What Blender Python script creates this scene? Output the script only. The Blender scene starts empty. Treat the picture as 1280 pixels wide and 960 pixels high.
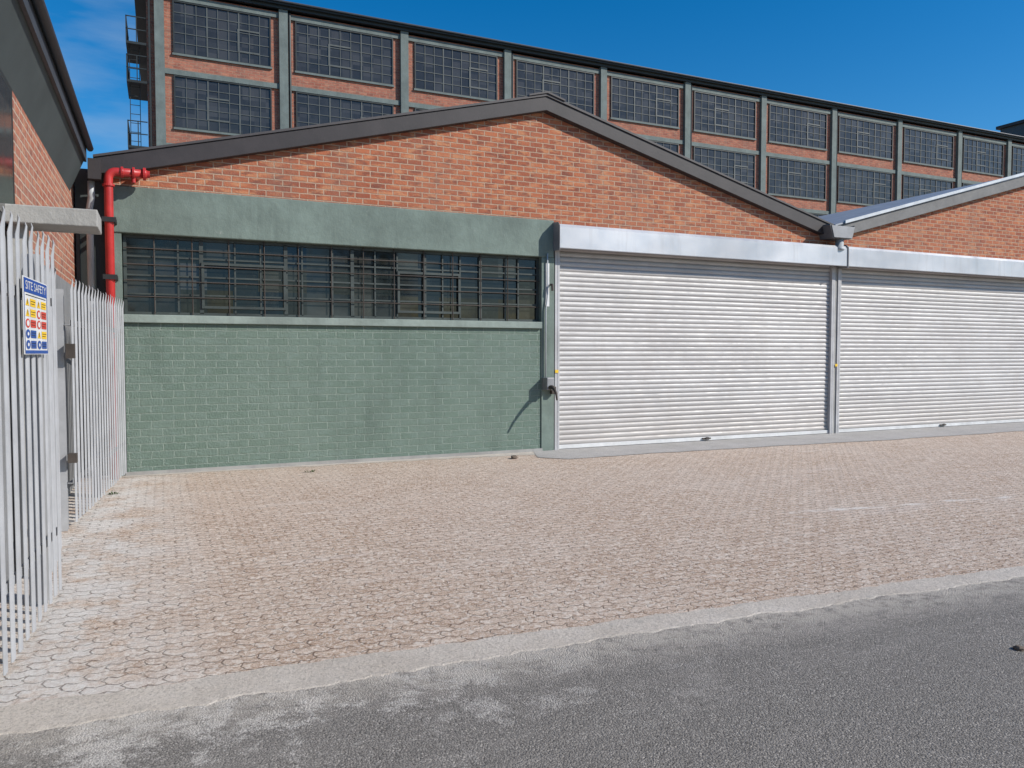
import bpy, bmesh, math, random
from mathutils import Vector, Matrix
random.seed(4)
S = bpy.context.scene; C = S.collection
R = math.radians
# ---------------------------------------------------------------- camera
TH = R(24.5); PI_ = R(2.33); FPX = 960.0; CAM = Vector((0, 0, 1.6))
Fh = Vector((math.sin(TH), math.cos(TH), 0)); Rt = Vector((math.cos(TH), -math.sin(TH), 0))
Fw = Fh*math.cos(PI_) - Vector((0, 0, 1))*math.sin(PI_); Up = Rt.cross(Fw)
cd = bpy.data.cameras.new('camera'); cam = bpy.data.objects.new('camera', cd); C.objects.link(cam)
cam.location = CAM; cd.sensor_width = 36; cd.lens = 27.0; cd.clip_end = 2000; cd.clip_start = .05
cam.rotation_euler = Matrix((Rt, Up, -Fw)).transposed().to_euler(); S.camera = cam
def ray(u, v): return Fw*FPX + Rt*(u-640) + Up*(480-v)
def onY(u, v, Y): r = ray(u, v); return CAM + r*(Y/r.y)
def onZ(u, v, z=0.0): r = ray(u, v); return CAM + r*((z-CAM.z)/r.z)
# ---------------------------------------------------------------- material tools
class Mt:
    def __init__(s, name, rough=.8, metal=0.0, spec=.5):
        s.m = bpy.data.materials.new(name); s.m.use_nodes = True; s.t = s.m.node_tree
        s.b = s.t.nodes['Principled BSDF']; s.b.inputs['Roughness'].default_value = rough
        s.b.inputs['Metallic'].default_value = metal; s.b.inputs['Specular IOR Level'].default_value = spec
    def put(s, sock, v):
        if hasattr(v, 'is_output'): s.t.links.new(v, sock)
        elif isinstance(v, (tuple, list)) and len(v) == 3 and sock.type == 'RGBA': sock.default_value = (*v, 1)
        else: sock.default_value = v
    def n(s, ty, ins={}, out=0, **pr):
        k = s.t.nodes.new('ShaderNode'+ty)
        for a, b in pr.items(): setattr(k, a, b)
        for a, b in ins.items(): s.put(k.inputs[a], b)
        return k.outputs[out]
    def pos(s): return s.n('NewGeometry')
    def xyz(s, v): 
        k = s.t.nodes.new('ShaderNodeSeparateXYZ'); s.put(k.inputs[0], v); return k.outputs
    def comb(s, x, y, z=0.0): return s.n('CombineXYZ', {0: x, 1: y, 2: z})
    def math(s, op, a, b=0.0, c=0.0, clamp=False): return s.n('Math', {0: a, 1: b, 2: c}, operation=op, use_clamp=clamp)
    def noise(s, v, sc, det=3, rough=.6, out=0, dist=0.0): return s.n('TexNoise', {'Vector': v, 'Scale': sc, 'Detail': det, 'Roughness': rough, 'Distortion': dist}, out)
    def mix(s, f, a, b, bt='MIX'):
        k = s.t.nodes.new('ShaderNodeMix'); k.data_type = 'RGBA'; k.blend_type = bt
        s.put(k.inputs[0], f); s.put(k.inputs[6], a); s.put(k.inputs[7], b); return k.outputs[2]
    def mr(s, v, a, b, c=0.0, d=1.0): return s.n('MapRange', {0: v, 1: a, 2: b, 3: c, 4: d})
    def scale(s, v, x, y, z): return s.n('VectorMath', {0: v, 1: (x, y, z)}, operation='MULTIPLY')
    def vadd(s, a, b): return s.n('VectorMath', {0: a, 1: b}, operation='ADD')
    def bump(s, h, st=.5, d=.01): s.put(s.b.inputs['Normal'], s.n('Bump', {'Strength': st, 'Distance': d, 'Height': h}))
    def col(s, c): s.put(s.b.inputs['Base Color'], c)
    def rough(s, c): s.put(s.b.inputs['Roughness'], c)

def plain(name, c, rough=.6, metal=0.0, var=.25, sc=3.0, bump=0.0, spec=.5, fine=40.0):
    m = Mt(name, rough, metal, spec); p = m.pos()
    f = m.noise(p, sc, 4, .65); g = m.noise(p, fine, 2)
    c2 = tuple(x*(1-var) for x in c); c1 = tuple(min(1, x*(1+var*.6)) for x in c)
    k = m.mix(m.mr(f, .3, .7), c2, c1); k = m.mix(m.mr(g, .3, .75, 0, var*.6), k, c2); m.col(k)
    if bump: m.bump(g, bump, .004)
    return m.m

def brick(name, ax, c1, c2, mo, w, h, ms, dirt=(.2, .17, .14), dirta=.35, bumpd=.012, wob=.004, bias=0.0, tone=None, haze=.2, dark=None, ns=(4.5, 11)):
    m = Mt(name, .9, 0, .25); p = m.pos(); x, y, z = m.xyz(p)
    v = m.comb(x if ax == 'x' else y, z, 0.0)
    wv = m.n('VectorMath', {0: m.noise(p, 9.0, 3, .6, 1), 1: (.5, .5, .5)}, operation='SUBTRACT')
    vv = m.vadd(v, m.scale(wv, wob*4, wob*3, 0))
    k = m.t.nodes.new('ShaderNodeTexBrick'); k.offset = .5
    for a, b in {'Vector': vv, 'Color1': c1, 'Color2': c2, 'Mortar': mo, 'Scale': 1.0, 'Mortar Size': ms, 'Mortar Smooth': .25, 'Bias': bias, 'Brick Width': w, 'Row Height': h}.items(): m.put(k.inputs[a], b)
    col = k.outputs[0]; face = m.math('SUBTRACT', 1.0, k.outputs[1])
    if tone: col = m.mix(m.math('MULTIPLY', face, m.mr(m.noise(m.scale(v, ns[0], ns[1], 1), 1.0, 2, .5), .52, .64, 0, .75)), col, tone)
    if dark: col = m.mix(m.math('MULTIPLY', face, m.mr(m.noise(m.vadd(m.scale(v, ns[0], ns[1], 1), (7.3, 2.1, 4.0)), 1.0, 2, .5), .56, .66, 0, .75)), col, dark)
    col = m.mix(m.mr(m.noise(p, 34, 4, .7), .45, .75, 0, .4), col, dirt)
    st = m.noise(m.scale(p, 1.6, 1.6, .35), 1.0, 5, .7)
    col = m.mix(m.mr(st, .5, .75, 0, dirta), col, dirt)
    big = m.noise(p, .5, 4, .6)
    col = m.mix(m.mr(big, .35, .75, 0, haze), col, mo)
    m.col(col)
    hgt = m.math('ADD', face, m.math('MULTIPLY', m.noise(p, 48, 3, .65), .55))
    m.bump(hgt, 1.0, bumpd)
    return m.m

M = {}
M['brick'] = brick('red face brick', 'x', (.46, .148, .068), (.29, .08, .043), (.48, .325, .23), .225, .08, .0095, tone=(.55, .24, .115), dark=(.2, .065, .042), bumpd=.016, haze=.1)
M['brick_y'] = brick('side face brick', 'y', (.42, .145, .08), (.29, .085, .055), (.46, .34, .26), .225, .08, .0105, tone=(.46, .21, .12), dark=(.18, .065, .05))
M['brick_far'] = brick('factory brick', 'x', (.40, .135, .083), (.27, .085, .057), (.40, .25, .18), .34, .13, .011, dirta=.35, tone=(.46, .2, .125), dark=(.19, .07, .05), ns=(2.6, 6.5))
M['green_brick'] = brick('green painted brick', 'x', (.140, .197, .158), (.164, .22, .182), (.265, .325, .275), .27, .1, .0085, dirt=(.085, .115, .098), dirta=.55, bumpd=.032, wob=.009, tone=(.18, .24, .205))  # pale mortar tone paints in the highlights along the brick edges
def painted(name, c, rim=(.33, .34, .31), ra=.6):
    m = Mt(name, .75, 0, .35); p = m.pos()
    k = m.mix(m.mr(m.noise(p, 1.2, 6, .7), .35, .7), tuple(x*.75 for x in c), tuple(x*1.18 for x in c))
    k = m.mix(m.mr(m.noise(m.scale(p, 5, 5, .7), 1.0, 5, .7), .5, .75, 0, .5), k, tuple(x*.55 for x in c))
    k = m.mix(m.mr(m.noise(p, 7, 6, .75), .64, .72, 0, ra), k, rim)
    m.col(k); m.bump(m.noise(p, 14, 6, .7), .6, .014); return m.m
M['green'] = painted('green painted concrete', (.165, .21, .18))
M['green_sill'] = painted('pale green sill', (.26, .31, .275))
M['far_green'] = painted('grey green factory paint', (.145, .175, .165), (.2, .23, .22), .4)
M['concrete'] = painted('grey concrete', (.34, .33, .31), (.5, .48, .45))
M['plaster'] = painted('light plaster', (.22, .222, .225))
M['dark'] = plain('dark void', (.015, .015, .015), .9)
M['fascia'] = plain('dark bitumen fascia', (.034, .027, .027), .6, var=.35, bump=.3)
M['fascia2'] = plain('grey fascia', (.14, .135, .13), .6, var=.3, bump=.3)
M['slate'] = plain('slate blue fascia', (.045, .052, .062), .5, var=.2)
M['soffit'] = plain('grey green soffit board', (.055, .068, .068), .7, var=.25, sc=1.2)
M['flash'] = plain('galvanised flashing', (.5, .51, .52), .45, .4, var=.25)
M['roof'] = plain('roof sheet', (.33, .34, .36), .5, .2, var=.25)
M['roof_dark'] = plain('dark roof sheet', (.06, .052, .052), .6, .0, var=.3)
M['steel_dark'] = plain('dark green steel', (.022, .027, .026), .5, .1, var=.3)
M['glazing_far'] = plain('weathered factory glazing bars', (.075, .085, .082), .6, .0, var=.3)
M['frame'] = plain('window steel', (.05, .062, .056), .55, .1, var=.4)
M['red'] = plain('red pipe paint', (.47, .03, .028), .4, var=.3)
M['black'] = plain('black metal', (.02, .02, .02), .5)
M['galv'] = plain('galvanised palisade', (.385, .387, .395), .55, .15, var=.16, sc=4, fine=70)
M['rail'] = plain('guide rail steel', (.46, .45, .45), .55, .15, var=.2)
M['galv_dark'] = plain('galvanised post', (.28, .28, .285), .5, .3, var=.25)
M['rust'] = plain('rusty lock steel', (.075, .06, .05), .7, .2, var=.4)
M['white'] = plain('white paint', (.66, .655, .64), .5, var=.2)
M['pvc'] = plain('grey plastic', (.42, .44, .45), .5, var=.15)
M['yellow'] = plain('yellow', (.8, .5, .02), .5, var=.08)
M['blue'] = plain('sign blue', (.02, .07, .3), .4, var=.05)
M['signred'] = plain('sign red', (.6, .05, .03), .4, var=.05)
M['stone'] = plain('brown stone', (.16, .12, .09), .9, var=.4, bump=.5)
M['leaf'] = plain('leaf green', (.07, .11, .03), .7, var=.4)
M['bark'] = plain('bark', (.09, .07, .05), .9, var=.4)
PITCH = .082; SZ0 = .07
def mk_shutter():
    m = Mt('shutter slats', .52, .1, .35); p = m.pos(); x, y, z = m.xyz(p)
    k = m.mix(m.mr(m.noise(m.scale(p, .8, 1, 2.2), 1.0, 5, .65), .35, .7), (.43, .415, .405), (.53, .515, .50))
    row = m.n('TexWhiteNoise', {'W': m.math('FLOOR', m.math('DIVIDE', m.math('SUBTRACT', z, SZ0), PITCH))}, 0, noise_dimensions='1D')
    k = m.mix(m.math('MULTIPLY', row, .3), k, (.33, .32, .312))
    k = m.mix(m.mr(m.noise(m.scale(p, 4, 1, 30), 1.0, 4, .7), .5, .75, 0, .45), k, (.33, .305, .285))
    k = m.mix(m.mr(m.noise(m.scale(p, 2.5, 1, .5), 1.0, 6, .75), .52, .75, 0, .35), k, (.37, .34, .315))
    k = m.mix(m.mr(z, .9, 0.0, 0, .4), k, (.42, .36, .31))
    fr = m.math('FRACT', m.math('DIVIDE', m.math('SUBTRACT', z, SZ0), PITCH))
    ln = m.math('MAXIMUM', m.mr(fr, .82, .95), m.mr(fr, .06, .0))
    k = m.mix(m.math('MULTIPLY', ln, .42), k, (.17, .16, .155))
    m.col(k); m.rough(m.mr(m.noise(p, 5, 3), .3, .7, .44, .64)); return m.m
M['shutter'] = mk_shutter()
def mk_box():
    m = Mt('galvanised cover', .42, .4, .5); p = m.pos()
    k = m.mix(m.mr(m.noise(m.scale(p, .5, 1, 1.2), 1.0, 3, .5), .35, .65), (.39, .40, .42), (.53, .54, .56))
    k = m.mix(m.mr(m.noise(m.scale(p, 9, 9, 1), 1.0, 4, .6), .55, .82, 0, .45), k, (.30, .29, .285))
    m.col(k); m.rough(m.mr(m.noise(p, 2.5, 3), .3, .7, .36, .52)); m.bump(m.noise(m.scale(p, .6, 1, 1.0), 1.6, 1), .35, .02); return m.m
M['cover'] = mk_box()
def mk_glass(name, pw, ph, x0, z0, pale, thr, base, amt):
    m = Mt(name, .12, 0, .5); m.b.inputs['IOR'].default_value = 1.5; p = m.pos(); x, y, z = m.xyz(p)
    cell = m.comb(m.math('FLOOR', m.math('DIVIDE', m.math('SUBTRACT', x, x0), pw)), m.math('FLOOR', m.math('DIVIDE', m.math('SUBTRACT', z, z0), ph)))
    k = m.t.nodes.new('ShaderNodeTexWhiteNoise'); m.put(k.inputs['Vector'], cell)
    c = m.mix(m.mr(k.outputs[0], thr, 1.0, 0, .8), base, pale)
    c = m.mix(m.mr(m.noise(p, .7, 4, .6), .48, .66, 0, amt), c, pale)
    c = m.mix(m.mr(m.noise(p, 14, 4, .7), .55, .8, 0, .3), c, pale); m.col(c)
    m.rough(m.mr(m.noise(p, 6, 3), .3, .8, .04, .22))
    t = m.n('VectorMath', {0: k.outputs[1], 1: (.5, .5, .5)}, operation='SUBTRACT')
    nn = m.n('VectorMath', {0: m.vadd(m.n('NewGeometry', {}, 1), m.scale(t, .04, .02, .04))}, operation='NORMALIZE')
    m.put(m.b.inputs['Normal'], nn); return m.m
M['glass'] = mk_glass('dusty dark glass', .332, .35, -.42, 2.1, (.065, .068, .062), .55, (.008, .009, .008), .6)
M['glass_far'] = mk_glass('factory glass', .52, .48, 0.0, 0.0, (.062, .06, .058), .3, (.028, .028, .028), .4)

sA = onZ(985, 641); sB = onZ(1150, 629)
def mk_pave():
    m = Mt('worn interlocking pavers', .95, 0, .2); p = m.pos(); x, y, z = m.xyz(p)
    v = m.comb(x, y)
    wv = m.n('VectorMath', {0: m.noise(v, 17.0, 4, .7, 1), 1: (.5, .5, .5)}, operation='SUBTRACT')
    zz = m.math('MULTIPLY', m.math('PINGPONG', x, .045), .5); zy = m.math('MULTIPLY', m.math('PINGPONG', y, .045), .5)
    vv = m.vadd(m.vadd(v, m.scale(wv, .035, .035, 0)), m.comb(zy, zz))
    k = m.t.nodes.new('ShaderNodeTexBrick'); k.offset = .5
    for a, b in {'Vector': vv, 'Color1': (.52, .365, .26), 'Color2': (.68, .525, .405), 'Mortar': (.24, .16, .105), 'Scale': 1.0, 'Mortar Size': .006, 'Mortar Smooth': .55, 'Bias': 0.0, 'Brick Width': .18, 'Row Height': .09}.items(): m.put(k.inputs[a], b)
    n1 = m.noise(v, 80, 4, .85); n2 = m.noise(v, 38, 6, .85); big = m.noise(v, .55, 5, .65); mid = m.noise(v, 2.3, 6, .75)
    jf = m.math('MULTIPLY', k.outputs[1], m.mr(m.noise(v, 6.5, 5, .8), .40, .55))
    c = m.mix(k.outputs[1], k.outputs[0], (.56, .455, .37))
    c = m.mix(m.mr(n2, .48, .57, 0, .75), c, (.36, .215, .13))
    c = m.mix(m.mr(n1, .50, .59, 0, .8), c, (.82, .725, .63))
    vo = m.n('TexVoronoi', {'Vector': m.vadd(v, m.scale(wv, .03, .03, 0)), 'Scale': 48.0}, 1)
    c = m.mix(m.mr(m.xyz(vo)[0], .76, .82, 0, .45), c, (.30, .18, .11))
    c = m.mix(m.mr(m.xyz(vo)[1], .76, .82, 0, .55), c, (.85, .77, .68))
    dust = m.math('ADD', m.mr(big, .44, .68, 0, .45), m.mr(mid, .48, .72, 0, .45), clamp=True)
    c = m.mix(m.math('MULTIPLY', m.math('MULTIPLY', dust, m.mr(n2, .3, .6, 1.0, .4)), .7), c, (.76, .68, .60))
    fd = m.math('MULTIPLY', m.mr(x, .4, -.4), m.mr(mid, .38, .56)); c = m.mix(m.math('MULTIPLY', m.math('MULTIPLY', fd, m.mr(n2, .35, .6, 1.0, .6)), .9), c, (.78, .76, .72))
    stn = m.noise(m.comb(m.math('MULTIPLY', x, .35), m.math('MULTIPLY', y, 2.6)), 1.0, 5, .65)
    c = m.mix(m.mr(stn, .58, .72, 0, .45), c, (.76, .68, .61))
    c = m.mix(m.math('MULTIPLY', jf, .68), c, (.16, .10, .065))
    t = (sB-sA).normalized()
    s_ = m.math('ADD', m.math('MULTIPLY', m.math('SUBTRACT', x, sA.x), -t.y), m.math('MULTIPLY', m.math('SUBTRACT', y, sA.y), t.x))
    s_ = m.math('ABSOLUTE', m.math('ADD', s_, m.math('MULTIPLY', m.math('SUBTRACT', m.noise(v, 1.6, 3), .5), .25)))
    f = m.math('MULTIPLY', m.math('MULTIPLY', m.mr(s_, .06, .02), m.mr(x, sA.x-.2, sA.x+.3)), m.math('MULTIPLY', m.mr(x, sB.x+2.2, sB.x+1.8), m.mr(m.noise(v, 2.2, 5, .7), .46, .58)))
    c = m.mix(m.math('MULTIPLY', f, .7), c, (.84, .8, .75))
    m.col(c)
    h = m.math('ADD', m.math('MULTIPLY', n1, .7), m.math('SUBTRACT', m.math('MULTIPLY', n2, 1.1), m.math('MULTIPLY', jf, 1.4)))
    m.bump(h, .85, .014); return m.m
M['pave'] = mk_pave()
def mk_road():
    m = Mt('old dusty asphalt', .92, 0, .2); p = m.pos(); x, y, z = m.xyz(p); v = m.comb(x, y)
    n1 = m.noise(v, 90, 4, .85); big = m.noise(v, .9, 5, .6); mid = m.noise(v, 2.0, 9, .85, dist=.3)
    vo = m.n('TexVoronoi', {'Vector': v, 'Scale': 120.0}, 0); vc = m.n('TexVoronoi', {'Vector': v, 'Scale': 120.0}, 1)
    c = m.mix(m.mr(n1, .4, .6), (.125, .113, .102), (.32, .293, .262))
    c = m.mix(m.mr(m.xyz(vc)[0], .78, .95, 0, .75), c, (.52, .475, .42))
    c = m.mix(m.mr(m.xyz(vc)[1], .78, .93, 0, .7), c, (.065, .058, .052))
    c = m.mix(m.mr(big, .3, .7, .1, .45), c, (.255, .233, .208))
    c = m.mix(m.mr(m.noise(m.comb(m.math('MULTIPLY', x, .5), m.math('MULTIPLY', y, 3)), 1.0, 7, .75), .52, .68, 0, .4), c, (.40, .365, .325))
    dk = m.math('ADD', y, m.math('MULTIPLY', x, .07))
    near = m.mr(dk, 2.3, 3.7); patch = m.mr(m.math('ADD', m.math('MULTIPLY', mid, .8), m.math('MULTIPLY', near, .1)), .475, .53)
    side = m.mr(x, 2.9, .6, .08, 1)
    f = m.math('MULTIPLY', m.math('MULTIPLY', near, patch), m.math('MULTIPLY', side, m.mr(n1, .4, .55, .35, 1.0)))
    c = m.mix(m.math('MULTIPLY', f, .95), c, (.72, .67, .61))
    c = m.mix(m.math('MULTIPLY', m.mr(dk, 3.35, 3.8), m.mr(m.noise(v, 9, 7, .8), .38, .54)), c, (.52, .465, .40))
    m.col(c); m.bump(m.math('ADD', n1, m.math('MULTIPLY', vo, -.9)), .9, .009); return m.m
M['road'] = mk_road()
def mk_conc(name, a, b, pit=.5, blot=.4):
    m = Mt(name, .9, 0, .25); p = m.pos()
    c = m.mix(m.mr(m.noise(p, 1.6, 6, .7), .35, .7), a, b); c = m.mix(m.mr(m.noise(p, 70, 4, .8), .5, .62, 0, pit), c, tuple(q*.5 for q in a))
    c = m.mix(m.mr(m.noise(p, 6, 7, .8), .52, .64, 0, blot), c, tuple(q*.66 for q in b))
    m.col(c); m.bump(m.noise(p, 30, 6, .8), .9, .02); return m.m
M['kerb'] = mk_conc('worn kerb concrete', (.56, .49, .415), (.70, .63, .55), .6, .6)
M['apron'] = mk_conc('smooth apron concrete', (.42, .395, .365), (.52, .49, .46))
M['ground'] = mk_conc('dusty ground', (.3, .26, .21), (.38, .33, .28))

# ---------------------------------------------------------------- mesh tools
class MB:
    def __init__(s): s.v = []; s.f = []
    def add(s, vs, fs):
        o = len(s.v); s.v += [tuple(a) for a in vs]; s.f += [tuple(i+o for i in f) for f in fs]; return s
    def box(s, x0, x1, y0, y1, z0, z1):
        return s.add([(x0,y0,z0),(x1,y0,z0),(x1,y1,z0),(x0,y1,z0),(x0,y0,z1),(x1,y0,z1),(x1,y1,z1),(x0,y1,z1)],
                     [(0,3,2,1),(4,5,6,7),(0,1,5,4),(1,2,6,5),(2,3,7,6),(3,0,4,7)])
    def prism(s, poly, a, b, axis='y'):
        n = len(poly)
        if axis == 'y': vs = [(p[0], a, p[1]) for p in poly]+[(p[0], b, p[1]) for p in poly]
        elif axis == 'z': vs = [(p[0], p[1], a) for p in poly]+[(p[0], p[1], b) for p in poly]
        else: vs = [(a, p[0], p[1]) for p in poly]+[(b, p[0], p[1]) for p in poly]
        return s.add(vs, [tuple(range(n)), tuple(range(2*n-1, n-1, -1))]+[(i, i+n, (i+1) % n+n, (i+1) % n) for i in range(n)])
    def tube(s, pts, r, seg=12, cap=True):
        pts = [Vector(p) for p in pts]; rs = r if isinstance(r, (list, tuple)) else [r]*len(pts); rings = []
        up = None
        for i, p in enumerate(pts):
            d = (pts[min(i+1, len(pts)-1)]-pts[max(i-1, 0)]).normalized()
            if up is None: up = Vector((0, 0, 1)) if abs(d.z) < .9 else Vector((1, 0, 0))
            a = d.cross(up).normalized(); b = a.cross(d).normalized(); up = b
            rings.append([p+(a*math.cos(t*2*math.pi/seg)+b*math.sin(t*2*math.pi/seg))*rs[i] for t in range(seg)])
        vs = [q for rg in rings for q in rg]; fs = []
        for i in range(len(pts)-1):
            for t in range(seg): fs.append((i*seg+t, i*seg+(t+1) % seg, (i+1)*seg+(t+1) % seg, (i+1)*seg+t))
        if cap: fs.append(tuple(range(seg))[::-1]); fs.append(tuple(range((len(pts)-1)*seg, len(pts)*seg)))
        return s.add(vs, fs)
    def build(s, name, mat, parent=None, smooth=False, bevel=0):
        me = bpy.data.meshes.new(name); me.from_pydata(s.v, [], s.f); me.materials.append(mat); me.update()
        bm = bmesh.new(); bm.from_mesh(me); bmesh.ops.recalc_face_normals(bm, faces=bm.faces); bm.to_mesh(me); bm.free()
        if smooth:
            for p in me.polygons: p.use_smooth = True
        o = bpy.data.objects.new(name, me); C.objects.link(o)
        if parent:
            o.parent = parent; w = Vector(); q = parent
            while q: w += q.location; q = q.parent
            me.transform(Matrix.Translation(-w))
        if bevel:
            b = o.modifiers.new('bevel', 'BEVEL'); b.width = bevel; b.segments = 2; b.limit_method = 'ANGLE'
        return o
def tag(o, label=None, cat=None, group=None, kind=None):
    if label: o['label'] = label
    if cat: o['category'] = cat
    if group: o['group'] = group
    if kind: o['kind'] = kind
    return o
def thing(name, loc, label, cat, group=None):
    o = bpy.data.objects.new(name, None); o.empty_display_size = .2; C.objects.link(o); o.location = loc; return tag(o, label, cat, group)

# ---------------------------------------------------------------- ground
def sheet(name, pts, z, m, th=0.0):
    b = MB(); b.add([(x, y, z) for x, y in pts], [tuple(range(len(pts)))]); o = b.build(name, M[m])
    for p in o.data.polygons:
        if p.normal.z < 0: o.data.flip_normals()
    return tag(o, kind='structure')
sheet('ground', [(-400, -400), (400, -400), (400, 400), (-400, 400)], -.012, 'ground')
k0 = onZ(0, 886); k1 = onZ(1280, 708); sl = (k1.y-k0.y)/(k1.x-k0.x); ku = lambda x: k0.y+sl*(x-k0.x)
l0 = onZ(0, 917); l1 = onZ(1280, 720); sl2 = (l1.y-l0.y)/(l1.x-l0.x); kl = lambda x: l0.y+sl2*(x-l0.x)
random.seed(8)
xs = [-12+i*.04 for i in range(int(34/.04)+1)]
j1 = j2 = 0; up_ = []; lo_ = []
for x in xs:
    j1 = j1*.85+random.uniform(-.013, .013); j2 = j2*.85+random.uniform(-.019, .019)
    up_.append((x, ku(x)+j1)); lo_.append((x, min(kl(x), ku(x)-.12)+j2))
sheet('paving', [(-12, 3), (22, 1.2), (22, 30), (-12, 30)], -.004, 'pave')
b = MB(); n = len(xs)
b.add([(x, y, .008) for x, y in lo_]+[(x, y, .012) for x, y in up_], [(i, i+1, n+i+1, n+i) for i in range(n-1)])
b.add([(x, y, .012) for x, y in up_]+[(x, y, -.006) for x, y in up_], [(i, n+i, n+i+1, i+1) for i in range(n-1)])
b.add([(x, y, .008) for x, y in lo_]+[(x, y-.02, .001) for x, y in lo_], [(i, n+i, n+i+1, i+1) for i in range(n-1)])
tag(b.build('kerb_strip', M['kerb']), kind='structure')
b = MB(); b.add([(x, -14, .004) for x in xs]+[(x, y+.06, .004) for x, y in lo_], [(i, i+1, n+i+1, n+i) for i in range(n-1)])
b.add([(-60, -14, .004), (-12, -14, .004), (-12, 5, .004), (-60, 8, .004), (22, -14, .004), (90, -14, .004), (90, -4, .004), (21.9, lo_[-1][1], .004)], [(0, 1, 2, 3), (4, 5, 6, 7)])
tag(b.build('road', M['road']), kind='structure')
random.seed(5)
# ---------------------------------------------------------------- main warehouse
YF = 11.15
def X(u, Y=YF, v=441): return onY(u, v, Y).x
def Z(u, v, Y=YF): return onY(u, v, Y).z
xl = X(156); xr = X(676); zs = (Z(157, 392)+Z(675, 403))/2; zw = (Z(160, 290)+Z(672, 322))/2; zb = (Z(190, 233)+Z(690, 278))/2
xs0, xs1 = X(697), X(1041); xs2, xs3 = X(1052), X(1041)+(X(1041)-X(697))+.16
apex = onY(685, 119, 10.97); eave = onY(116, 203, 10.97); val = onY(1045, 277, 10.97)
zE = (eave.z+val.z)/2
W = thing('warehouse_building', (5.7, YF, 0), 'low brick warehouse with twin gables, green painted lower wall and two roller shutters', 'building')
MB().box(xl, xr, YF, YF+.25, -.05, zs-.11).build('lower_wall', M['green_brick'], W)
MB().box(xl-.02, xr+.02, YF-.03, YF-.001, -.05, .045).build('wall_footing', M['concrete'], W)
MB().box(xl-.01, xr, YF-.055, YF+.2, zs-.108, zs-.002).build('window_sill', M['green_sill'], W, bevel=.008)
MB().box(xl-.13, xr+.22, YF-.03, YF+.3, zw, zb).build('lintel_beam', M['green'], W, bevel=.012)
MB().box(xl-.13, xl-.012, YF-.01, YF+.3, -.05, zw-.002).build('corner_pier', M['green'], W)
MB().box(xr+.002, xs0-.075, YF-.02, YF+.3, -.05, zw-.002).build('door_jamb', M['green'], W, bevel=.008)
MB().box(xr+.07, xr+.14, YF-.026, YF-.021, 2.35, zw-.1).build('paint_patch', M['white'], W)
hg = .22
ap2 = (2*val.x-apex.x, apex.z)
MB().prism([(xl-.13, zb+.002), (xs0-.1, zb+.002), (xs0-.1, 3.55), (val.x, 3.55), (val.x, zE-.12), (apex.x, apex.z-.1), (xl-.13, zE-.05+(xl-.13-eave.x)*.27-.08)], YF, YF+.25).build('gable_wall', M['brick'], W)
MB().prism([(val.x+.001, 3.55), (ap2[0]+6.35, 3.55), (ap2[0]+6.35, zE-.12), (ap2[0], ap2[1]-.1), (val.x+.001, zE-.12)], YF+.001, YF+.251).build('gable_wall', M['brick'], W)
def roof(x0, xa, x1, m, mr_):
    r = MB().prism([(x0, zE), (xa, apex.z), (x1, zE), (x1, zE+.03), (xa, apex.z+.035), (x0, zE+.03)], YF-.15, 31).build('roof', M[mr_], W)
    MB().prism([(x0, zE-.2), (x0+.3, zE-.2+.04), (xa, apex.z-hg), (x1-.3, zE-.16), (x1, zE-.2), (x1, zE-.002), (xa, apex.z-.002), (x0, zE-.002)], YF-.13, YF-.002).build('fascia_board', M[m], r, bevel=.006)
    return r
r1 = roof(eave.x, apex.x, val.x-.02, 'fascia', 'roof_dark'); r2 = roof(val.x+.02, ap2[0], ap2[0]+6.4, 'fascia2', 'roof')
MB().prism([(val.x+.25, zE+.06), (ap2[0], apex.z+.03), (ap2[0], apex.z+.09), (val.x+.25, zE+.12)], YF-.185, YF-.135).build('roof_flashing', M['flash'], r2)
MB().prism([(apex.x-.32, apex.z-.045), (apex.x, apex.z+.04), (apex.x+.32, apex.z-.045), (apex.x+.32, apex.z-.02), (apex.x, apex.z+.07), (apex.x-.32, apex.z-.02)], YF-.17, 31).build('ridge_cap', M['roof_dark'], r1)
g = MB().prism([(val.x-.3, zE-.02), (val.x-.22, zE-.26), (val.x+.28, zE-.26), (val.x+.36, zE-.02), (val.x+.34, zE-.0), (val.x+.25, zE-.2), (val.x-.2, zE-.2), (val.x-.28, zE)], YF-.32, 31).build('valley_gutter', M['fascia2'], W)
MB().prism([(val.x-.27, zE-.03), (val.x-.2, zE-.25), (val.x+.26, zE-.25), (val.x+.33, zE-.03)], YF-.335, YF-.322).build('gutter_end', M['galv_dark'], g)
MB().tube([(val.x+.08, YF-.2, zE-.24), (val.x+.08, YF-.2, zE-.42), (val.x+.08, YF-.2, zE-.421), (val.x+.08, YF-.2, zE-.47)], [.075, .075, .09, .09], 16).build('gutter_outlet', M['pvc'], g, True)
MB().box(eave.x-.05, eave.x+.09, YF-.3, YF-.1, zE-.3, zE-.05).build('gutter_corner', M['fascia'], W)
dx = X(119, YF-.05)
MB().tube([(dx, YF-.12, zE-.3), (dx, YF-.12, zE-.5), (dx-.03, YF-.02, zE-.62), (dx-.03, YF-.02, 2.4)], .04, 12).build('downpipe', M['pvc'], W, True)
def bars(b, x0, x1, z0, z1, y, xsn, zsn, w, d, thick_every=0, wt=.03):
    for i in range(1, xsn):
        xx = x0+(x1-x0)*i/xsn; ww = wt if thick_every and i % thick_every == 0 else w
        b.box(xx-ww/2, xx+ww/2, y-d, y, z0, z1)
    for j in range(1, zsn):
        zz = z0+(z1-z0)*j/zsn; b.box(x0, x1, y-d*.8-.001, y-.002, zz-w/2, zz+w/2)
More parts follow.
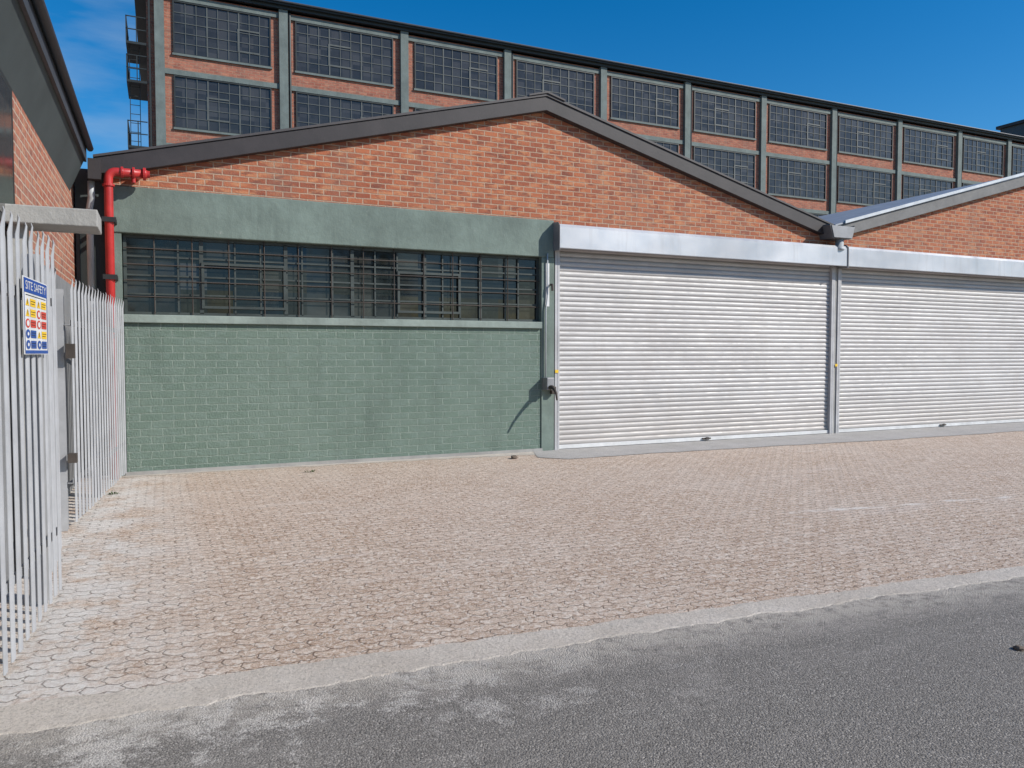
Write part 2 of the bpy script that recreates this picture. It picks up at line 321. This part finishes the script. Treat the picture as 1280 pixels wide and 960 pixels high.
win = MB().box(xl, xr, YF+.08, YF+.13, zs, zs+.04).box(xl, xr, YF+.08, YF+.13, zw-.045, zw-.004).box(xl, xl+.04, YF+.082, YF+.128, zs+.039, zw-.044).box(xr-.04, xr, YF+.082, YF+.128, zs+.039, zw-.044).build('window', M['frame'], W)
MB().box(xl+.03, xr-.03, YF+.112, YF+.118, zs+.03, zw-.035).build('pane', M['glass'], win)
# steel glazing bars: groups of narrow lights between wider fixed ones
b = MB(); wl = xl+.03; ww_ = xr-xl-.06; q = 0
pat = [.33, .28, .28, .42, .33, .33, .22, .42, .28, .33, .33, .42, .28, .28, .33, .42, .22, .33]; tot = sum(pat); acc = 0
for i, s_ in enumerate(pat[:-1]):
    acc += s_; xx = wl+ww_*acc/tot; hw = .025 if i % 3 == 2 else .011
    b.box(xx-hw, xx+hw, YF+.08, YF+.11, zs+.03, zw-.035)
for j in range(1, 4): zz = zs+.03+(zw-zs-.065)*j/4; b.box(wl, wl+ww_, YF+.084, YF+.108, zz-.011, zz+.011)
for a_, c_ in ((3, 6), (11, 14)):
    a0 = wl+ww_*sum(pat[:a_])/tot; a1 = wl+ww_*sum(pat[:c_])/tot
    b.box(a0, a1, YF+.06, YF+.1, zs+.1, zs+.135).box(a0, a1, YF+.06, YF+.1, zw-.36, zw-.325).box(a0, a0+.035, YF+.061, YF+.1, zs+.134, zw-.359).box(a1-.035, a1, YF+.061, YF+.1, zs+.134, zw-.359)
b.build('glazing_bars', M['frame'], win)
b = MB()
for j in range(1, 5): zz = zs+(zw-zs)*j/5+.03; b.tube([(xl+.005, YF+.05, zz), (xr-.005, YF+.05, zz)], .0075, 6)
for i in range(1, 13): xx = xl+(xr-xl)*i/13-.1; b.tube([(xx, YF+.058, zs-.0), (xx, YF+.058, zw+.0)], .0075, 6)
b.build('burglar_bars', M['rust'], win)
MB().box(xl-.01, xr+.2, YF+.26, YF+.3, zs-.3, zw+.1).build('window_backing', M['dark'], win)
def shutter(x0, x1, last):
    pitch = PITCH; z0, z1 = SZ0, 3.45; nz = int((z1-z0)/pitch); prof = []
    for k in range(nz):
        for t in (0, .12, .3, .5, .7, .86, .95):
            prof.append((-.014*max(0, math.sin(math.pi*min(t/.92, 1)))**.7 if t < .93 else .004, z0+(k+t)*pitch))
    nx = 26; vs = []; fs = []
    ph = random.random()*9
    sag = [random.uniform(-.003, .003) for _ in range(nz+1)]
    tilt = [random.uniform(-.002, .002) for _ in range(nz+1)]
    for i in range(nx+1):
        x = x0+(x1-x0)*i/nx
        for j, (dy, z) in enumerate(prof):
            vs.append((x, YF+.07+dy+tilt[j//7]*((j % 7)/6-.5)*2+.005*math.sin(x*1.7+ph+z*.8)+.004*math.sin(z*2.3+x*.6), z+sag[j//7]*math.sin(math.pi*i/nx)))
    m_ = len(prof)
    for i in range(nx):
        for j in range(m_-1): fs.append((i*m_+j, (i+1)*m_+j, (i+1)*m_+j+1, i*m_+j+1))
    s = MB().add(vs, fs).build('roller_shutter', M['shutter'], W, True)
    MB().prism([(YF+.03, .012), (YF+.03, .07), (YF+.055, .075), (YF+.055, .03), (YF+.085, .012)], x0, x1, 'x').build('bottom_bar', M['white'], s)
    xm = (x0+x1)/2
    MB().box(xm-.09, xm+.09, YF+.0, YF+.029, .035, .06).box(xm-.03, xm+.03, YF-.02, YF+.001, .03, .075).build('lock', M['rust'], s)
    for gx in (x0, x1):
        MB().box(gx-.05, gx-.005, YF+.0, YF+.1, 0, 3.4).box(gx+.002, gx+.04, YF+.003, YF+.1, 0, 3.4).box(gx-.048, gx+.038, YF+.008, YF+.013, 0, 3.39).build('guide_rail', M['rail'], s, bevel=.003)
    bz0 = (Z(705, 313, YF-.24)+Z(1064, 331, YF-.24))/2; bz1 = (Z(705, 282, YF-.24)+Z(1064, 306, YF-.24))/2
    bx0 = x0-(.1 if not last else .065); bx1 = x1+.1
    if not last: bx1 = x1+.09
    c = MB().prism([(YF-.235, bz0), (YF-.24, bz0+.01), (YF-.24, bz1-.05), (YF-.2, bz1), (YF-.002, bz1+.03), (YF-.002, bz1-.02), (YF-.2, bz1-.03), (YF-.222, bz0)], bx0+.004, bx1-.004, 'x').build('shutter_cover', M['cover'], s)
    for q in (bx0, bx1-.006):
        MB().prism([(YF-.255, bz0-.03), (YF-.255, bz1-.03), (YF-.2, bz1+.03), (YF-.004, bz1+.05), (YF-.004, bz0-.03)], q, q+.006, 'x').build('end_plate', M['galv_dark'], c)
    return s
s1 = shutter(xs0, xs1, False); s2 = shutter(xs1+.165, xs3+.1, True)
for q, zz, s_ in ((xs0-.02, 1.27, s1), (xs1+.09, 1.33, s2)):
    MB().box(q-.03, q+.03, YF-.012, YF-.007, zz, zz+.05).build('yellow_tape', M['yellow'], s_)
MB().box(xs1+.045, xs1+.11, YF+.02, YF+.28, 0, 3.55).build('door_pier', M['concrete'], W)
MB().box(xs0-.2, xs3+.4, YF+.29, YF+.34, 0, 3.6).build('inner_wall', M['dark'], W)
MB().box(xl-.13, xl+.1, YF+.31, 30.8, 0, zE-.1).build('side_wall', M['brick_y'], W)
MB().box(xl, ap2[0]+6, 30.6, 30.8, 0, zE-.1).build('rear_wall', M['brick'], W)
jx = (xr+xs0)/2-.03
e = MB().box(jx-.11, jx+.02, YF-.2, YF-.021, 1.0, 1.2).build('switch_box', M['galv_dark'], W, bevel=.01)
MB().box(jx+.018, jx+.1, YF-.12, YF-.05, .93, 1.05).build('padlock_bracket', M['rust'], e, bevel=.008)
MB().tube([(jx-.06, YF-.05, 1.19), (jx-.06, YF-.05, 2.3), (jx-.03, YF-.05, 2.5), (jx-.03, YF-.05, 3.2)], .012, 8).build('conduit', M['pvc'], e, True)
MB().tube([(jx-.05, YF-.18, 1.04), (jx-.05, YF-.26, 1.05), (jx-.06, YF-.36, 1.02), (jx-.08, YF-.46, .95), (jx-.1, YF-.52, .86)], [.04, .034, .026, .02, .014], 8).build('lever', M['rust'], e, True)
MB().tube([(jx+.03, YF-.04, 2.7), (jx+.03, YF-.1, 2.7), (jx+.03, YF-.11, 2.6)], .02, 8).build('light_fitting', M['rust'], W)
ay = onZ(665, 577).y
ap = [(xs0-.45, YF-.001), (xs0-.7, ay+.35), (xs0-.35, ay+.0)]; jj = 0
for i in range(1, 120): x = xs0+i*.15; jj = jj*.8+random.uniform(-.03, .03); ap.append((x, ay-.003*i+jj))
ap += [(ap[-1][0], YF+.3), (xs0-.45, YF+.3)]
sheet('concrete_apron', ap, .003, 'apron')
fs_ = [(xl-.05, YF+.1)]+[(xl-.05+i*.15, YF-.1-.09*random.random()-.2*(i/39)**3) for i in range(40)]+[(xs0-.4, YF+.1)]
sheet('wall_foot_strip', fs_, .0, 'kerb')

# ---------------------------------------------------------------- factory behind
YB = 38.2
cx = [X(u, YB, v) for u, v in ((200, 90), (355, 90), (506, 90), (635, 100), (755, 120), (860, 140), (955, 160), (1043, 180), (1125, 190), (1200, 200), (1262, 205))]
while len(cx) < 14: cx.append(cx[-1]+6.05)
zr = (Z(355, 1, YB)+Z(1043, 126, YB)+Z(755, 84, YB))/3
zt = (Z(373, 27, YB)+Z(490, 48, YB))/2; zbm = (Z(373, 90, YB)+Z(490, 104, YB))/2
z2 = (Z(373, 115, YB)+Z(210, 93, YB))/2; sto = zt-z2; wh = zt-zbm
x0b = X(184, YB, 90); x1b = cx[-1]+.3
Fb = thing('factory_building', (cx[0], YB, 0), 'long multi-storey red brick factory with dark gridded windows rising behind the warehouse', 'building')
MB().box(x0b, x1b, YB+.2, YB+16, 0, zr-.36).build('wall', M['brick_far'], Fb)
rf = MB().box(x0b-.5, x1b+.5, YB-.25, YB+16.3, zr-.17, zr).box(x0b-.3, x1b+.3, YB-.08, YB+.1, zr-.3, zr-.169).build('roof', M['steel_dark'], Fb)
MB().tube([(x0b-.5, YB-.31, zr-.05), (x1b+.5, YB-.31, zr-.05)], .05, 8).build('roof_gutter', M['slate'], rf)
for i, c in enumerate(cx):
    MB().box(c-.2, c+.2, YB-.0, YB+.199, 0, zr-.302).build('column', M['far_green'], Fb)
    if i % 2 == 1: MB().tube([(c+.3, YB+.1, 0), (c+.3, YB+.1, zr-.4)], .06, 8).build('downpipe', M['steel_dark'], Fb)
for i in range(len(cx)-1):
    a, c = cx[i]+.202, cx[i+1]-.202; w0, w1 = cx[i]+.62, cx[i+1]-.62
    for k in range(3):
        t = zt-sto*k; bt = t-wh+.05
        MB().box(a, c, YB+.1, YB+.198, t+.07, t+.3).build('floor_beam', M['far_green'], Fb)
        MB().box(w0-.1, w1+.1, YB+.1, YB+.197, bt-.12, bt-.03).build('sill', M['far_green'], Fb)
        fr = MB().box(w0-.06, w0, YB+.12, YB+.197, bt, t).box(w1, w1+.06, YB+.12, YB+.197, bt, t).box(w0-.06, w1+.06, YB+.119, YB+.196, t-.001, t+.055).box(w0-.06, w1+.06, YB+.119, YB+.196, bt-.028, bt+.001).build('window', M['steel_dark'], Fb)
        MB().box(w0, w1, YB+.18, YB+.19, bt, t).build('pane', M['glass_far'], fr)
        bb = MB(); bars(bb, w0, w1, bt, t, YB+.178, 9, 5, .032, .03, 3, .06)
        v0 = w0+(w1-w0)*(3 if (i+k) % 2 else 6)/9; v1 = v0+(w1-w0)*2/9
        bb.box(v0-.06, v0+.03, YB+.14, YB+.177, bt+.45, bt+1.5).box(v0+.029, v1, YB+.141, YB+.176, bt+1.43, bt+1.5).box(v0+.029, v1, YB+.141, YB+.176, bt+.45, bt+.52)
        bb.build('glazing_bars', M['glazing_far'], fr)
x0, x1 = X(158, YB, 90), x0b-.02
lv = [Z(170, 52, YB), Z(170, 100, YB), Z(170, 182, YB)]
b = MB()
for yy in (.1, 2.4): b.box(x0+.9, x0+.98, YB+yy, YB+yy+.08, 0, zr)
for z in (3, 6.5, 9.5, 12, 14.5, 17, zr-.1): b.box(x0+.91, x0+.97, YB+.15, YB+2.45, z, z+.06)
fo = tag(b.build('fire_escape', M['steel_dark'], Fb), 'black steel fire escape on the left end of the factory')
for z in lv:
    MB().box(x0, x1, YB, YB+2.6, z-.1, z).build('landing', M['steel_dark'], fo)
    b = MB()
    for h in (.55, 1.1):
        b.box(x0, x0+.04, YB, YB+2.6, z+h-.04, z+h); b.box(x0, x1, YB, YB+.04, z+h-.04, z+h)
    for yy in (0, 1.28, 2.55): b.box(x0-.003, x0+.047, YB+yy, YB+yy+.05, z, z+1.1)
    b.box((x0+x1)/2, (x0+x1)/2+.04, YB-.003, YB+.037, z, z+1.1); b.build('railing', M['steel_dark'], fo)
b = MB()
b.box(x0+.1, x0+.13, YB+.5, YB+.53, lv[2], lv[0]+.1); b.box(x0+.5, x0+.53, YB+.5, YB+.53, lv[2], lv[0]+.1)
for k in range(int((lv[0]-lv[2])/.4)): b.box(x0+.129, x0+.501, YB+.505, YB+.525, lv[2]+.3+k*.4, lv[2]+.325+k*.4)
b.build('ladder', M['steel_dark'], fo)
px0 = X(1245, 53.3, 150)+.3; px1 = px0+7; pz = Z(1262, 143, 50)
PH = thing('plant_house', (px0+3, 50, zr), 'dark boxy plant house standing on the factory roof at far right', 'rooftop structure')
MB().box(px0, px1, 50, 53, zr+.002, pz-.3).build('wall', M['slate'], PH)
MB().box(px0-.3, px1+.3, 49.7, 53.3, pz-.3, pz).box(px0+1.5, px0+3, 50.5, 52, pz-.001, pz+.3).build('roof', M['fascia'], PH)
for k in range(3): MB().box(px0+.6+k*2, px0+1.8+k*2, 49.96, 49.999, zr+.3, pz-.5).build('louvre', M['black'], PH)
# ---------------------------------------------------------------- building on the left
fx = -.80; zf = (onY(118, 190, YF).z); sx = -.99; zso = zf-.19; zi = onY(95, 245, YF).z
SB = thing('side_building', (sx, 6, 0), 'brick building along the left edge with a deep overhanging dark eave', 'building')
MB().box(fx-.03, fx, -3, YF-.3, zf-.2, zf).build('fascia_board', M['slate'], SB)
MB().tube([(fx+.04, -3, zf-.03), (fx+.04, YF-.3, zf-.03)], .04, 10).build('gutter', M['slate'], SB, True)
MB().prism([(fx-.031, zso), (sx+.001, zi), (sx+.001, zi+.04), (fx-.031, zso+.04)], -3, YF-.3).build('soffit', M['soffit'], SB)
MB().prism([(fx, zf), (-7, zf+1.7), (-7, zf+1.8), (fx, zf+.04)], -3, YF-.3).build('roof', M['roof'], SB)
MB().box(sx-.3, sx, -3, 13.6, 2.42, zf-.05).build('wall', M['brick_y'], SB)
MB().box(sx-.3, sx+.008, -3, 13.6, 0, 2.418).build('plinth_wall', M['plaster'], SB)
wf = MB().box(sx+.001, sx+.02, 2, 6.75, 2.5, zi-.03).build('window', M['steel_dark'], SB)  # dark framed panel over the darker near end of the wall
MB().box(sx+.021, sx+.025, 2.1, 6.65, 2.55, zi-.08).build('pane', M['glass_far'], wf)
YC = 6.3
CN = thing('entrance_canopy', (-.8, YC, 0), 'thin flat concrete slab spanning over the gate in the palisade fence', 'canopy')
zc1 = onY(122, 262, YC).z; zc0 = onY(122, 284, YC).z; xc = X(122, YC, 270)
MB().box(sx+.012, xc, YC, YC+.4, zc0, zc1).build('slab', M['concrete'], CN, bevel=.008)
MB().box(sx+.03, sx+.13, YC+.1, YC+.25, 0, zc0+.001).build('support_post', M['concrete'], CN)
DR = thing('side_door', (-.75, 11.3, 0), 'door in the passage beside the red pipe, coloured dark for its shade', 'door')
MB().box(sx+.02, xl-.14, YF+.15, YF+.2, 0, 3.3).build('door_panel', M['steel_dark'], DR)  # dark colour of door and frame stands in for the recess's shade
MB().box(sx+.02, sx+.06, YF+.1, YF+.149, 0, 3.3).box(xl-.18, xl-.14, YF+.1, YF+.149, 0, 3.3).box(sx+.02, xl-.14, YF+.1, YF+.149, 3.25, 3.31).build('door_frame', M['black'], DR)
MB().box(sx+.02, xl-.14, YF+.12, YF+.3, 3.312, zE-.1).build('overpanel', M['soffit'], DR)
# ---------------------------------------------------------------- red pipe
px, py = X(137, YF-.22, 300), YF-.22
zp = Z(160, 216, YF-.22); xe = X(184, YF-.22, 216)
RP = thing('fire_main_pipe', (px, py, 0), 'red painted fire main pipe with flanged elbow at the left corner of the warehouse', 'pipe')
pts = [(px, py, -.02), (px, py, zp-.12)]+[(px+.09*(1-math.cos(a)), py, zp-.09+.09*math.sin(a)) for a in (R(15), R(35), R(55), R(75), R(90))]+[(xe, py, zp)]
MB().tube(pts, .052, 18).build('pipe', M['red'], RP, True)
for a, c, r_ in (((px, py, zp-.19), (px, py, zp-.16), .07), ((px+.14, py, zp), (px+.17, py, zp), .07), ((px+.27, py, zp), (px+.3, py, zp), .075), ((xe-.05, py, zp), (xe-.015, py, zp), .08)):
    MB().tube([a, c], r_, 18).build('flange', M['red'], RP, False, .004)
MB().tube([(xe-.016, py, zp), (xe+.03, py, zp)], .045, 18).build('end_cap', M['red'], RP)
MB().tube([(px+.285, py, zp-.0), (px+.285, py, zp-.12)], .026, 12).build('drain_stub', M['red'], RP)
MB().tube([(xe-.12, py, zp), (xe-.12, YF+.02, zp)], .045, 12).build('wall_branch', M['red'], RP)
for z in (2.55, Z(137, 275, YF-.22)):
    MB().box(px-.08, px+.08, py-.068, py-.05, z-.03, z+.03).box(px-.08, px-.062, py-.051, YF-.0, z-.025, z+.025).box(px+.062, px+.08, py-.051, YF+.0, z-.025, z+.025).build('bracket', M['black'], RP)
# ---------------------------------------------------------------- palisade fences
def fence(A, B, h, label, spacing=.158, posts=(0, 1), gate=False):
    A = Vector((*A, 0)); B = Vector((*B, 0)); d = (B-A).normalized(); nn = Vector((d.y, -d.x, 0)); L = (B-A).length
    if nn.x < 0: nn = -nn
    t = thing('palisade_gate' if gate else 'palisade_fence', A, label, 'gate' if gate else 'fence')
    prof = [(-.031, 0), (-.017, .009), (0, .003), (.017, .009), (.031, 0)]
    n = int(L/spacing)
    for i in range(n+1):
        c = A+d*(spacing*i+.03); lean = random.uniform(-.004, .004); hh = h+random.uniform(-.012, .012)
        zt_ = [hh-.075, hh-.02, hh-.0, hh-.02, hh-.075]; vs = []; z0 = .07+random.uniform(-.01, .01)
        tw = random.uniform(-.0015, .0015)
        for off in (0, .003):
            for lvl in (0, 1, 2):
                for j, (s, o) in enumerate(prof):
                    z = z0 if lvl == 0 else (hh-.11 if lvl == 1 else zt_[j])
                    sc = (1.0, 1.0, .75)[lvl]
                    p = c+d*(s*sc+lean*z)+nn*(o-off+.02+tw*(j-2)/2+(.006*(lvl == 2))); vs.append((p.x, p.y, z))
        fs = []
        for s_ in (0, 15):
            for l in (0, 5):
                for j in range(4):
                    q = (s_+l+j, s_+l+j+1, s_+l+j+6, s_+l+j+5); fs.append(q if s_ == 0 else q[::-1])
        for l in (0, 5): fs.append((l, l+5, l+20, l+15)); fs.append((l+4, l+19, l+24, l+9))
        for j in range(4): fs.append((10+j, 11+j, 26+j, 25+j)); fs.append((j, 15+j, 16+j, j+1))
        MB().add(vs, fs).build('pale', M['galv'], t)
    for z in (.42, h-.42):
        vs = []
        for P in (A, B):
            P = P+nn*.010
            vs += [(P.x, P.y, z), (P.x, P.y, z+.05), (P.x-nn.x*.006, P.y-nn.y*.006, z+.05), (P.x-nn.x*.006, P.y-nn.y*.006, z+.006), (P.x-nn.x*.05, P.y-nn.y*.05, z+.006), (P.x-nn.x*.05, P.y-nn.y*.05, z)]
        MB().add(vs, [(0,1,2,3,4,5), (11,10,9,8,7,6)]+[(i, (i+1) % 6, (i+1) % 6+6, i+6) for i in range(6)]).build('rail', M['galv'], t)
    for f in posts:
        P = A+(B-A)*f-nn*.09
        MB().box(P.x-.05, P.x+.05, P.y-.045, P.y-.037, 0, h-.1).box(P.x-.05, P.x+.05, P.y+.037, P.y+.045, 0, h-.1).box(P.x-.004, P.x+.004, P.y-.038, P.y+.038, 0, h-.1).build('post', M['galv'], t)
    return t
pA = onZ(72, 748); pB = onZ(8, 850)
sl = (pA.x-pB.x)/(pA.y-pB.y); A0 = (pA.x-sl*(pA.y-2.2), 2.2)
h1 = onY(70, 301, pA.y).z
fence(A0, (pA.x, pA.y), h1, 'near palisade fence of grey galvanised pales carrying the safety sign', posts=(.05, .985))
q1 = onZ(92, 662); q2 = (xl-.02, YF-.12)
fence((q1.x, q1.y), q2, onY(92, 348, q1.y).z, 'far palisade fence panel running up to the corner of the green wall', posts=(.0, .55))
gt = fence((pA.x-.1, pA.y+.45), (pA.x-.12, pA.y+1.2), h1-.05, 'short palisade gate leaf between the two longer fence runs', posts=(1,), gate=True)
for z, hh in ((1.55, .13), (.62, .08)):
    b = MB().box(q1.x-.02, q1.x+.05, q1.y-.12, q1.y-.03, z, z+hh).build('gate_lock' if hh > .1 else 'gate_bolt', M['rust'], gt)
# sign on the near fence
fd = Vector((sl, 1, 0)).normalized(); fn = Vector((fd.y, -fd.x, 0))
def onfence(u, v):
    r = ray(u, v); P0 = Vector((pA.x, pA.y, 0))+fn*.045; k = (P0-CAM).dot(fn)/r.dot(fn); return CAM+r*k
s00 = onfence(30, 443); s11 = onfence(57, 349); sw = min((Vector((s11.x-s00.x, s11.y-s00.y, 0))).length, .62); sz1 = onfence(30, 345).z; sz0 = onfence(30, 443).z; sh = sz1-sz0
SG = thing('safety_sign', s00, 'white and blue site safety notice board fixed on the near palisade fence', 'sign')
O3 = Vector((s00.x, s00.y, sz0))
def sp(a, c, off): return O3+fd*a+Vector((0, 0, c))+fn*off
def srect(b, a0, a1, c0, c1, off): 
    b.add([sp(a0, c0, off), sp(a1, c0, off), sp(a1, c1, off), sp(a0, c1, off)], [(0, 1, 2, 3)]); return b
def spoly(b, ca, cc, r, n, off, rot=0, ry=None):
    b.add([sp(ca+r*math.cos(rot+2*math.pi*i/n), cc+(ry or r)*math.sin(rot+2*math.pi*i/n), off) for i in range(n)], [tuple(range(n))]); return b
b = MB(); o_ = [sp(0, 0, 0), sp(sw, 0, 0), sp(sw, sh, 0), sp(0, sh, 0)]; o2 = [sp(0, 0, .004), sp(sw, 0, .004), sp(sw, sh, .004), sp(0, sh, .004)]
b.add(o_+o2, [(3,2,1,0), (4,5,6,7), (0,1,5,4), (1,2,6,5), (2,3,7,6), (3,0,4,7)]); b.build('board', M['white'], SG)
b = MB(); srect(b, .01, sw-.01, sh*.80, sh*.985, .0055); srect(b, 0.01, sw-.01, .004, .022, .0055)
srect(b, .008, .018, .022, sh*.8, .0055); srect(b, sw-.018, sw-.008, .022, sh*.8, .0055); hb = b.build('header_band', M['blue'], SG)
cols = [['yellow', 'yellow'], ['yellow', 'signred'], ['signred', 'signred'], ['blue', 'yellow'], ['blue', 'blue']]
ink = MB()
srect(ink, .08*sw, .92*sw, sh*.765, sh*.775, .0055)
for r_ in range(5):
    cc = sh*(.68-.138*r_)
    for c_ in range(2):
        kx = cols[r_][c_]; ca = sw*(.14+.46*c_); rr = sh*.06; rx = sw*.085; b = MB(); inn = MB()
        if kx == 'yellow': spoly(b, ca, cc-.006, rx, 3, .0056, math.pi/2, rr*1.1); srect(inn, ca-.006, ca+.006, cc-.012, cc+.012, .0066)
        else: spoly(b, ca, cc, rx, 24, .0056, 0, rr)
        if kx == 'signred': spoly(inn, ca, cc, rx*.62, 20, .0063, 0, rr*.62)
        if kx == 'blue': spoly(inn, ca, cc, rx*.4, 10, .0063, 0, rr*.4)
        nm = {'yellow': 'warning_symbol', 'signred': 'prohibition_symbol', 'blue': 'mandatory_symbol'}[kx]
        so_ = b.build(nm, M[kx], SG); inn.build('symbol_centre', M['black' if kx == 'yellow' else 'white'], so_)
        srect(MB(), ca+sw*.11, ca+sw*.33, cc-rr*.85, cc+rr*.85, .0056).build('caption_panel', M[kx], SG)
        for t_ in (-.35, .2): srect(ink, ca+sw*.13, ca+sw*(.28 if t_ < 0 else .31), cc+rr*t_, cc+rr*(t_+.14), .0064)
ink.build('small_print', M['black'], SG)
tc = bpy.data.curves.new('t', 'FONT'); tc.body = 'SITE SAFETY'; tc.align_x = 'CENTER'; tc.align_y = 'CENTER'; tc.size = 1; tmp = bpy.data.objects.new('t', tc); C.objects.link(tmp)
bpy.context.view_layer.update(); wdt = tmp.dimensions.x; hdt = tmp.dimensions.y
tm = bpy.data.meshes.new_from_object(tmp); bpy.data.objects.remove(tmp)
kx = sw*.86/wdt; ky = sh*.11/hdt
for v in tm.vertices: p = sp(sw/2+v.co.x*kx, sh*.89+v.co.y*ky, .0065)-Vector(SG.location); v.co = p
tm.materials.clear(); tm.materials.append(M['white']); to = bpy.data.objects.new('header_lettering', tm); C.objects.link(to); to.parent = SG
# ---------------------------------------------------------------- small things on the ground
def rock(name, p, r, mat, label, cat, flat=.55):
    bm = bmesh.new(); bmesh.ops.create_icosphere(bm, subdivisions=2, radius=r)
    for v in bm.verts: v.co *= random.uniform(.8, 1.2); v.co.z *= flat
    me = bpy.data.meshes.new(name); bm.to_mesh(me); bm.free(); me.materials.append(M[mat]); o = bpy.data.objects.new(name, me); C.objects.link(o)
    o.location = (p.x, p.y, r*flat*.6); return tag(o, label, cat)
rock('stone', onZ(643, 573), .06, 'stone', 'small dark stone lying at the foot of the wall by the apron', 'stone')
rock('brick_fragment', onZ(1274, 813), .03, 'stone', 'brown fragment lying on the asphalt at the right edge', 'rubble')
for u, v, k in ((388, 590, 'tiny weed growing at the foot of the green wall near its middle'), (140, 618, 'tiny weed by the last pale of the far fence')):
    P = onZ(u, v); b = MB()
    for i in range(26):
        a = random.uniform(0, 6.28); l = random.uniform(.02, .05); w = .006; d = Vector((math.cos(a), math.sin(a), random.uniform(.4, 1.3))).normalized()*l; sd = Vector((-math.sin(a), math.cos(a), 0))*w
        q = P+Vector((random.uniform(-.06, .06), random.uniform(-.02, .02), 0)); b.add([q-sd*.5, q+d*.6-sd, q+d, q+d*.6+sd, q+sd*.5], [(0, 1, 2, 3, 4)])
    tag(b.build('weed', M['leaf']), k, 'weed')
# street tree across the road, behind the viewpoint: its limbs show mirrored in the long window
random.seed(21)
T = thing('street_tree', (9, -11.5, 0), 'sparse street tree across the road, mirrored in the long dark window', 'tree')
tb = MB(); lf = MB()
def limb(p, d, l, r, dep):
    pts = [p]; rs = [r]; q = p.copy(); dd = d.copy()
    for i in range(4):
        dd = (dd+Vector((random.uniform(-.25, .25), random.uniform(-.25, .25), random.uniform(-.05, .2)))).normalized(); q = q+dd*l/4; pts.append(q.copy()); rs.append(r*(1-.12*(i+1)))
    tb.tube(pts, rs, 7 if dep > 2 else 5)
    if dep <= 2:
        for _ in range(40):
            c = pts[random.randint(2, 4)]+Vector([random.gauss(0, .35) for _ in range(3)]); a = Vector([random.gauss(0, 1) for _ in range(3)]).normalized()*.09; e_ = a.orthogonal().normalized()*.05
            lf.add([c-a, c+e_, c+a, c-e_], [(0, 1, 2, 3)])
    if dep > 0:
        for _ in range(3 if dep > 1 else 2):
            nd = (dd+Vector((random.uniform(-.9, .9), random.uniform(-.9, .9), random.uniform(-.1, .6)))).normalized(); limb(pts[-1], nd, l*.74, rs[-1]*.72, dep-1)
limb(Vector((9, -11.5, -.1)), Vector((.05, 0, 1)), 2.6, .26, 4)
tb.build('trunk', M['bark'], T, True); lf.build('crown', M['leaf'], T)
# ---------------------------------------------------------------- light
tow = Vector((.80, -.68, .70)).normalized(); el = math.asin(tow.z); az = math.atan2(tow.x, tow.y)
sd = bpy.data.lights.new('sun', 'SUN'); sd.energy = 5.0; sd.angle = R(.53); sd.color = (1, .96, .895); so = bpy.data.objects.new('sun', sd); C.objects.link(so)
so.rotation_euler = tow.to_track_quat('Z', 'Y').to_euler(); so.location = (5, -5, 20)
w = bpy.data.worlds.new('World'); S.world = w; w.use_nodes = True; nt = w.node_tree; bg = nt.nodes['Background']
sk = nt.nodes.new('ShaderNodeTexSky'); sk.sky_type = 'NISHITA'; sk.sun_disc = False; sk.sun_elevation = el; sk.sun_rotation = az; sk.air_density = 1.0; sk.dust_density = .3; sk.ozone_density = 4.0
hs = nt.nodes.new('ShaderNodeHueSaturation'); hs.inputs['Saturation'].default_value = 1.4; hs.inputs['Value'].default_value = 1.12
nt.links.new(sk.outputs[0], hs.inputs['Color'])
# one faint wisp of cloud low on the left of the sky
cdir = ray(95, 80).normalized()
tcn = nt.nodes.new('ShaderNodeTexCoord'); mp = nt.nodes.new('ShaderNodeMapping'); mp.inputs['Scale'].default_value = (5, 5, 22); nz = nt.nodes.new('ShaderNodeTexNoise'); nz.inputs['Scale'].default_value = 1.4; nz.inputs['Detail'].default_value = 6
nt.links.new(tcn.outputs['Generated'], mp.inputs[0]); nt.links.new(mp.outputs[0], nz.inputs['Vector'])
rp = nt.nodes.new('ShaderNodeMapRange'); rp.inputs[1].default_value = .4; rp.inputs[2].default_value = .72; rp.inputs[4].default_value = .3; nt.links.new(nz.outputs[0], rp.inputs[0])
dp = nt.nodes.new('ShaderNodeVectorMath'); dp.operation = 'DOT_PRODUCT'; nt.links.new(tcn.outputs['Generated'], dp.inputs[0]); dp.inputs[1].default_value = cdir
mk = nt.nodes.new('ShaderNodeMapRange'); mk.inputs[1].default_value = .985; mk.inputs[2].default_value = .999; nt.links.new(dp.outputs['Value'], mk.inputs[0])
ml = nt.nodes.new('ShaderNodeMath'); ml.operation = 'MULTIPLY'; nt.links.new(rp.outputs[0], ml.inputs[0]); nt.links.new(mk.outputs[0], ml.inputs[1])
mx = nt.nodes.new('ShaderNodeMix'); mx.data_type = 'RGBA'; nt.links.new(ml.outputs[0], mx.inputs[0]); nt.links.new(hs.outputs[0], mx.inputs[6]); mx.inputs[7].default_value = (4.2, 5.0, 5.8, 1)
nt.links.new(mx.outputs[2], bg.inputs[0]); bg.inputs[1].default_value = .115
S.view_settings.view_transform = 'Standard'; S.view_settings.look = 'None'; S.view_settings.exposure = 0
